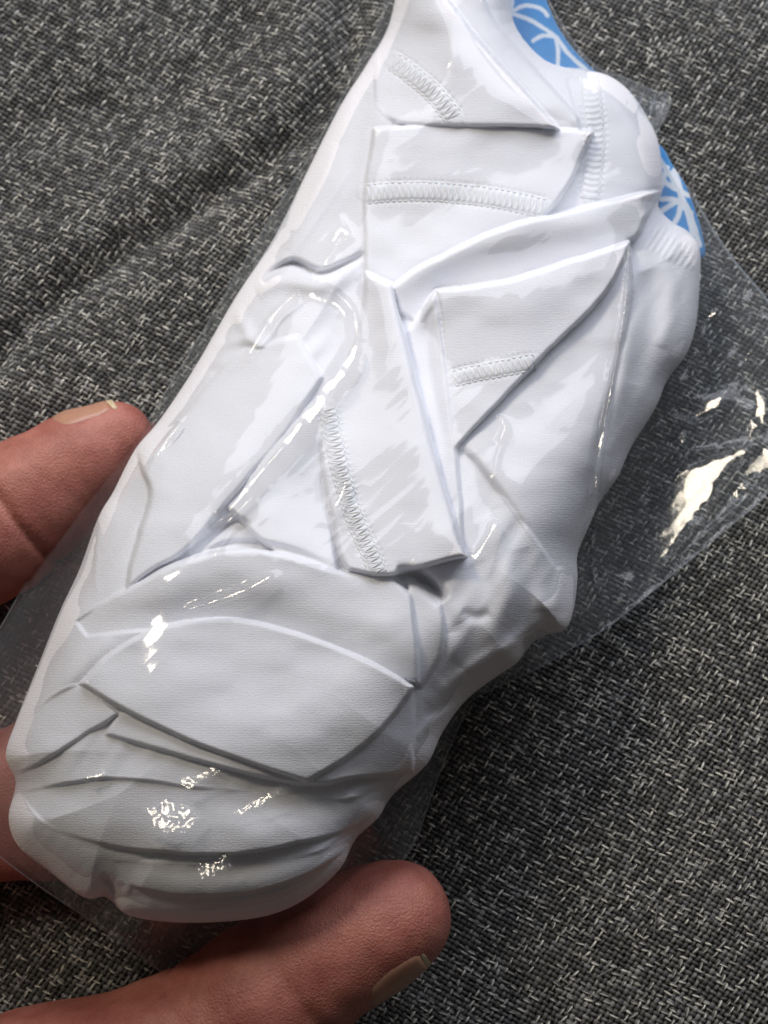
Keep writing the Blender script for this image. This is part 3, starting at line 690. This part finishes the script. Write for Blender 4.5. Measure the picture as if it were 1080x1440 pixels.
# flat tight facets pulled in the film, lying so that they mirror the warm lamp
def mirror_slope(px, py, h):
    P = at(px, py, h); a = np.array(WARM) - P; a /= np.linalg.norm(a, axis=-1)[..., None]; b = CAM - P; dep = (P - CAM) @ FWD; b /= np.linalg.norm(b, axis=-1)[..., None]
    m = a + b; V = P - CAM; k = dep / DIST / (1 + (m[..., 0] * V[..., 0] + m[..., 1] * V[..., 1]) / (m[..., 2] * V[..., 2]))
    return -m[..., 0] / m[..., 2] * k, m[..., 1] / m[..., 2] * k
def put_facet(m, c, lift, wob):
    global FILM
    jj, ii = np.nonzero(m > 0.001); px, py = FX[jj, ii], FY[jj, ii]; mm = m[jj, ii]
    h0 = float(sample(FILM, np.array([c[0]]), np.array([c[1]]), -120, -90, FS)[0]) + lift
    s0x, s0y = mirror_slope(c[0], c[1], h0); sx, sy = mirror_slope(px, py, np.full(px.shape, h0))
    pl = h0 + 0.5 * ((sx + s0x) * (px - c[0]) + (sy + s0y) * (py - c[1]))
    pl = pl + wob * (0.9 * ridged(u1[jj, ii] / 34, v1[jj, ii] / 17, 77, 2) + 0.35 * vnoise(px / 7, py / 7, 6))
    FILM[jj, ii] = FILM[jj, ii] * (1 - mm) + pl * mm
def patch(poly, wob=0.12, lift=2.0):
    P = np.array(poly, float)
    d, _, _ = sdf(FX + 4 * vnoise(FX / 10, FY / 10, 3), FY + 4 * vnoise(FX / 10, FY / 10, 7), P)
    put_facet(smooth(-6, 0, d), P.mean(0), lift, wob)
def streak(pts, hw, wob=0.12, lift=7.0):
    P = spline(pts, 8, False); seg = np.concatenate([[0], np.cumsum(np.linalg.norm(np.diff(P, axis=0), axis=1))])
    n = max(1, int(round(seg[-1] / 42)))
    for k in range(n):
        a, b = seg[-1] * k / n, seg[-1] * (k + 1) / n
        t = np.linspace(a, b, 6); Q = np.stack([np.interp(t, seg, P[:, 0]), np.interp(t, seg, P[:, 1])], 1)
        d, _, _ = seg_dist(FX, FY, Q, False)
        tm = (k + 0.5) / n; w = hw * (0.5 + 0.5 * math.sin(math.pi * tm)) * (1 + 0.5 * vnoise(FX / 14, FY / 14, 8))
        put_facet(smooth(w + 4, w, d), Q.mean(0), lift, wob)
for p in [[(1062, 627), (1030, 650), (1008, 672), (1000, 700), (962, 742), (928, 800), (906, 832), (880, 838), (874, 820), (898, 790), (905, 755), (922, 700), (950, 667), (985, 652), (1024, 638)],
          [(1064, 632), (1100, 626), (1100, 650), (1072, 664), (1044, 670), (1052, 650)], [(1028, 694), (1048, 678), (1052, 684), (1036, 697)],
          [(954, 572), (984, 562), (1022, 558), (1008, 574), (978, 588), (956, 580)], [(938, 621), (962, 608), (962, 622)], [(1066, 543), (1077, 560), (1076, 592), (1067, 600), (1063, 570)],
          [(1056, 585), (1062, 598), (1056, 616)], [(850, 862), (866, 842), (882, 838), (870, 856)], [(985, 446), (1010, 436), (1012, 446)]]:
    patch(p)
for p in [([(500, 492), (488, 512), (462, 548), (424, 596), (396, 632)], 8), ([(396, 632), (360, 672), (322, 718)], 4.5), ([(352, 496), (384, 446), (414, 414)], 3), ([(474, 414), (496, 438), (503, 476)], 3),
          ([(378, 812), (340, 832), (300, 846), (268, 856)], 3.4), ([(252, 598), (232, 624), (222, 640)], 2.6), ([(696, 740), (682, 764), (668, 786)], 4.5), ([(704, 590), (710, 602), (704, 616)], 2.0),
          ([(487, 676), (480, 696), (472, 712)], 3), ([(590, 786), (582, 796)], 2), ([(470, 336), (480, 322), (486, 330)], 4), ([(32, 816), (38, 824), (30, 832)], 3), ([(122, 1094), (142, 1090)], 3),
          ([(884, 350), (880, 420), (866, 510), (848, 610), (836, 700), (832, 780), (838, 824)], 2.4), ([(1066, 630), (1032, 670), (990, 722), (955, 770), (930, 800)], 2.0)]:
    streak(*p)
for p in [[(205, 1132), (235, 1122), (282, 1150), (262, 1172), (215, 1168)], [(255, 1100), (300, 1078), (310, 1086), (262, 1112)], [(280, 1215), (318, 1202), (322, 1222), (284, 1240)], [(330, 1140), (390, 1110), (392, 1120), (335, 1150)]]:
    patch(p, 1.0)

bag = thing('plastic_bag', 'clear crinkled plastic bag wrapped around the folded white garment', 'plastic bag', at(520, 740, 60))
usf, cef, ixf, FAx, FAy, FAz = outline_mesh(dF, fbx, fby, FILM, FX, FY, edge)
mesh_obj('front_film', at(FAx[usf], FAy[usf], FAz[usf]), grid_faces(cef, ixf), M_FILM, bag)
# back sheet
st3 = 9; X3, Y3 = np.meshgrid(np.arange(-120, 1240, st3), np.arange(-90, 1460, st3))
d3, b3x, b3y = sdf(X3, Y3, BAG)
dG3 = sample(dO, X3, Y3, GX0, GY0, ST)
low3 = 14 + 0.75 * lift_map(X3, Y3)
under = lift_map(X3, Y3) - 8
Bk = low3 + 3 + (np.where(dG3 > 0, np.minimum(low3, under), low3) - low3 - 3) * smooth(0, 60, d3) + 2.5 * fbm(X3 / 25, Y3 / 25, 2, 14) * smooth(0, 20, d3)
Bk = np.maximum(Bk, 4)
us3, ce3, ix3, A3, B3, C3 = outline_mesh(d3, b3x, b3y, Bk, X3, Y3, low3 + 5.0)
mesh_obj('back_film', at(A3[us3], B3[us3], C3[us3]), grid_faces(ce3, ix3)[:, ::-1], M_FILM, bag)
# heat-sealed ribbed tab and sealed edge
def strip(pts, w, hf, name, mat, ribs=0.0, dirn=1, label=None):
    P = spline(pts, 10, False); T = np.gradient(P, axis=0); T /= np.linalg.norm(T, axis=1)[:, None]; Nn = np.stack([-T[:, 1], T[:, 0]], 1) * dirn
    k = 8; o = np.linspace(0, 1, k)
    Q = P[:, None] + Nn[:, None] * (o * w)[None, :, None]
    s = np.concatenate([[0], np.cumsum(np.linalg.norm(np.diff(P, axis=0), axis=1))])
    h = hf(Q[..., 0], Q[..., 1]) + ribs * np.sin(s * 2 * np.pi / 4.2)[:, None] * np.sin(np.pi * o)[None]
    q = np.arange(len(P) * k).reshape(len(P), k)
    return mesh_obj(name, at(Q[..., 0], Q[..., 1], h).reshape(-1, 3), np.stack([q[:-1, :-1], q[1:, :-1], q[1:, 1:], q[:-1, 1:]], -1).reshape(-1, 4), mat, bag, label=label)
film_h = lambda a, b: sample(FILM, a, b, -120, -90, FS)
# beaded weld along the right rim
P = spline([(978, 282), (1000, 320), (1036, 372), (1078, 422), (1128, 500)], 60, False)
hh = 30 + 0.75 * lift_map(P[:, 0], P[:, 1]) - 8
ss = np.arange(len(P)); w = at(P[:, 0], P[:, 1], hh + 0.5 * np.sin(ss * 1.5))
v, f = tube(w, (1.6 + 0.9 * np.sin(ss * 1.5)) * S, 6)
mesh_obj('welded_edge', v, f, M_SEAL, bag)
# rolled rim all round the film
P = np.concatenate([BAG, BAG[:1]]); P = P[:: 1]
w = at(P[:, 0], P[:, 1], 14 + 0.75 * lift_map(P[:, 0], P[:, 1]) + 6)
v, f = tube(w, 0.7 * S, 5); mesh_obj('rim', v, f, M_SEAL, bag)
for x0, y0, x1, y1 in [(906, 128, 893, 162), (922, 132, 908, 184), (936, 138, 922, 196), (878, 112, 872, 132), (890, 118, 880, 148)]:
    t = np.linspace(0, 1, 12); px = x0 + (x1 - x0) * t; py = y0 + (y1 - y0) * t
    v, f = tube(at(px, py, film_h(px, py) + 1.2), 0.8 * S, 6)
    mesh_obj('seal_rib', v, f, M_SEAL, bag)

# ------------------------------------------------------------------ hand
def build_hand():
    # joints as (photo px, px, height, apparent radius in photo px)
    def J(px, py, h, r):
        Pt = at(px, py, h); dep = (Pt - CAM) @ FWD
        return Pt, r * S * dep / DIST
    palm = J(-290, 1240, 40, 150); palm2 = J(-270, 1090, 40, 135); heel = J(-240, 1480, 50, 140); wrist = J(-330, 1560, 60, 150); arm = J(-520, 1760, 60, 165)
    chains = {
        'thumb': [J(-100, 1640, 80, 125), J(60, 1580, 95, 150), J(265, 1478, 118, 104), J(372, 1404, 128, 97), J(452, 1346, 134, 84), J(530, 1302, 136, 77), J(562, 1286, 136, 70)],
        'index': [J(-250, 1010, 50, 105), J(-215, 900, 54, 96), J(-120, 818, 60, 90), J(-12, 742, 64, 92), J(50, 698, 66, 79), J(112, 650, 68, 64), J(163, 614, 68, 50)],
        'middle': [J(-240, 1060, 36, 95), J(-150, 1120, 14, 60), J(20, 1090, 22, 54), J(150, 1000, 34, 60), J(230, 940, 36, 54)],
        'ring': [J(-240, 1150, 34, 92), J(-120, 1150, 14, 58), J(70, 1112, 28, 56), J(170, 1040, 32, 58), J(240, 960, 34, 54)],
        'little': [J(-240, 1240, 34, 86), J(-110, 1200, 14, 54), J(70, 1180, 26, 48), J(140, 1150, 32, 50), J(200, 1100, 34, 46)],
    }
    segs = [(palm, palm2), (palm, heel), (heel, wrist), (wrist, arm), (heel, chains['thumb'][0])]
    for n, c in chains.items():
        segs += list(zip(c[:-1], c[1:]))
        if n != 'thumb': segs.append((palm if n in ('ring', 'little') else palm2, c[0]))
    Aa = np.array([a[0] for a, b in segs]); Bb = np.array([b[0] for a, b in segs]); ra = np.array([a[1] for a, b in segs]); rb = np.array([b[1] for a, b in segs])
    # creases: (point, axis normal, width, depth)
    crs = []
    def crease_at(a, b, dep=0.0009, w=0.0011, sh=0.5):
        p = a[0] * (1 - sh) + b[0] * sh; n = b[0] - a[0]; n = n / np.linalg.norm(n); crs.append((p, n, w, dep, (a[1] + b[1]) * 0.75))
    ci = chains['index']; ct = chains['thumb']
    crease_at(ci[3], ci[4], 0.0011, 0.0008, 0.6); crease_at(ci[2], ci[3], 0.0006, 0.0009, 0.2)
    crease_at(ct[3], ct[4], 0.0004, 0.0012, 0.6); crease_at(ct[2], ct[3], 0.0005, 0.0013, 0.3)
    nz = lambda P, sc, sd: vnoise(P[:, 0] / sc + P[:, 2] / sc * 0.7, P[:, 1] / sc - P[:, 2] / sc * 0.6, sd)
    def field(P):
        acc = np.zeros(len(P)); k = 0.0022
        for a, b, r0, r1 in zip(Aa, Bb, ra, rb):
            ab = b - a; L = ab @ ab; t = np.clip(((P - a) @ ab) / L, 0, 1)
            d = np.linalg.norm(P - a - t[:, None] * ab, axis=1) - (r0 + (r1 - r0) * t)
            acc += np.exp(-np.clip(d, -0.05, 0.08) / k)
        f = -k * np.log(acc + 1e-30) + 0.0002
        for p, n, w, dep, R in crs:
            q = P - p; al = q @ n; rad = np.linalg.norm(q - al[:, None] * n, axis=1)
            f = f + dep * np.exp(-(al / w) ** 2) * smooth(R * 1.8, R * 1.2, rad)
        f = f - 0.00022 * nz(P, 0.006, 0) - 0.00010 * nz(P, 0.0022, 5)
        return f
    # seed surface: capsules -> voxel remesh -> project on the blended surface
    Vs, Fs = [], []; off = 0
    for a, b, r0, r1 in zip(Aa, Bb, ra, rb):
        u, vv = np.meshgrid(np.linspace(0, 2 * np.pi, 16, endpoint=False), np.linspace(0.001, np.pi - .001, 12))
        ax = b - a; ln = np.linalg.norm(ax); ax = ax / ln; t1 = np.cross(ax, [0.3, 0.5, 0.81]); t1 /= np.linalg.norm(t1); t2 = np.cross(ax, t1)
        al = -np.cos(vv); s = np.sin(vv); r = np.where(al < 0, r0, r1); c = np.where((al < 0)[..., None], a, b)
        V = c + (al * r)[..., None] * ax + (s * r * np.cos(u))[..., None] * t1 + (s * r * np.sin(u))[..., None] * t2
        q = np.arange(V.shape[0] * V.shape[1]).reshape(V.shape[:2])
        F = np.stack([q[:-1], np.roll(q[:-1], -1, 1), np.roll(q[1:], -1, 1), q[1:]], -1).reshape(-1, 4)
        Fs += [tuple(x) for x in (F + off)]
        Fs += [tuple(q[0][::-1] + off), tuple(q[-1] + off)]
        Vs.append(V.reshape(-1, 3)); off += V.shape[0] * V.shape[1]
    me = bpy.data.meshes.new('seed'); me.from_pydata(np.concatenate(Vs).tolist(), [], Fs)
    ob = bpy.data.objects.new('seed', me); scene.collection.objects.link(ob)
    md = ob.modifiers.new('r', 'REMESH'); md.mode = 'VOXEL'; md.voxel_size = 0.0011
    dg = bpy.context.evaluated_depsgraph_get(); ev = ob.evaluated_get(dg); m2 = ev.to_mesh()
    V = np.empty(len(m2.vertices) * 3); m2.vertices.foreach_get('co', V); V = V.reshape(-1, 3)
    F = np.array([tuple(p.vertices) for p in m2.polygons if len(p.vertices) == 4], int)
    ev.to_mesh_clear(); bpy.data.objects.remove(ob); bpy.data.meshes.remove(me)
    E = np.concatenate([F[:, [0, 1]], F[:, [1, 2]], F[:, [2, 3]], F[:, [3, 0]]])
    cnt = np.bincount(E[:, 0], minlength=len(V))
    for it in range(10):
        if it < 7:                                        # relax
            acc = np.stack([np.bincount(E[:, 0], V[E[:, 1], k], len(V)) for k in range(3)], 1); V = 0.5 * V + 0.5 * acc / np.maximum(cnt, 1)[:, None]
        f = field(V); e = 2e-5
        g = np.stack([(field(V + np.eye(3)[k] * e) - f) / e for k in range(3)], 1); gl = np.linalg.norm(g, axis=1)[:, None] + 1e-9
        V = V - np.clip(f[:, None] / gl, -0.002, 0.002) * g / gl
    hand = thing('hand', 'bare right hand holding the plastic bag from below with thumb and fingers', 'hand', tuple(at(-150, 1250, 50)))
    mesh_obj('skin', V, F, M_SKIN, hand)
    # nails: curved plates lying on the finger surface
    def nail(a, b, face, length, width, name, mat, s0=0.0, lift=0.0, thick=0.00018, push=0.0):
        """a->b runs to the fingertip; face: outward direction of the nail"""
        ax = b[0] - a[0]; ax = ax / np.linalg.norm(ax); up = np.array(face, float); up -= (up @ ax) * ax; up /= np.linalg.norm(up); sd = np.cross(ax, up)
        nu, nv = 16, 14; U, W = np.meshgrid(np.linspace(-1, 1, nv), np.linspace(0, 1, nu)); r = b[1]
        rowsV = []
        for lay in (0, 1):
            ang = U * width; rr_ = r * (1.0) + lift + (thick if lay == 0 else -0.0006)
            ends = 1 - 0.16 * np.clip((W - 0.75) / 0.25, 0, 1) ** 2 - 0.10 * np.clip((0.2 - W) / 0.2, 0, 1) ** 2
            ang = ang * ends
            c = b[0] + ax * push
            dirn = np.cos(ang)[..., None] * up + np.sin(ang)[..., None] * sd
            Pc = (c + ((W + s0) * length)[..., None] * ax).reshape(-1, 3); dr = dirn.reshape(-1, 3); tt = np.full(len(Pc), r)
            sup = (np.abs(U).ravel() ** 3 + np.clip(1 - W / 0.6, 0, 1).ravel() ** 3) ** (1 / 3)
            tgt = lift + (thick if lay == 0 else -0.0012) - 0.0011 * np.clip((sup - 0.72) / 0.28, 0, 1) ** 2
            for _ in range(25): tt = tt + 0.8 * (tgt - field(Pc + tt[:, None] * dr))
            Pn = (Pc + tt[:, None] * dr).reshape(W.shape + (3,))
            rowsV.append(Pn.reshape(-1, 3))
        q = np.arange(nu * nv).reshape(nu, nv); top = np.stack([q[:-1, :-1], q[1:, :-1], q[1:, 1:], q[:-1, 1:]], -1).reshape(-1, 4)
        bot = (top + nu * nv)[:, ::-1]
        ring = np.concatenate([q[0], q[1:, -1], q[-1, -2::-1], q[-2:0:-1, 0]]); r2 = np.roll(ring, -1)
        wall = np.stack([ring, r2, r2 + nu * nv, ring + nu * nv], 1)
        return mesh_obj(name, np.concatenate(rowsV), np.concatenate([top, bot, wall]), mat, hand)
    tA, tB = ct[-3], ct[-2]
    plate = nail(tA, tB, (0.55, -0.70, 0.22), 0.0135, 0.85, 'thumbnail', M_NAIL, s0=-0.62)
    tip = nail(tA, tB, (0.55, -0.70, 0.22), 0.0011, 0.74, 'free_edge', M_NAILTIP, s0=4.55, lift=-0.0001)
    tip.parent = plate
    iA, iB = ci[-2], ci[-1]
    plate = nail(iA, iB, (-0.40, 0.85, 0.48), 0.0125, 0.85, 'fingernail', M_NAIL, s0=-0.78)
    tip = nail(iA, iB, (-0.40, 0.85, 0.48), 0.0014, 0.8, 'free_edge', M_NAILTIP, s0=1.9, lift=0.0001)
    tip.parent = plate
build_hand()
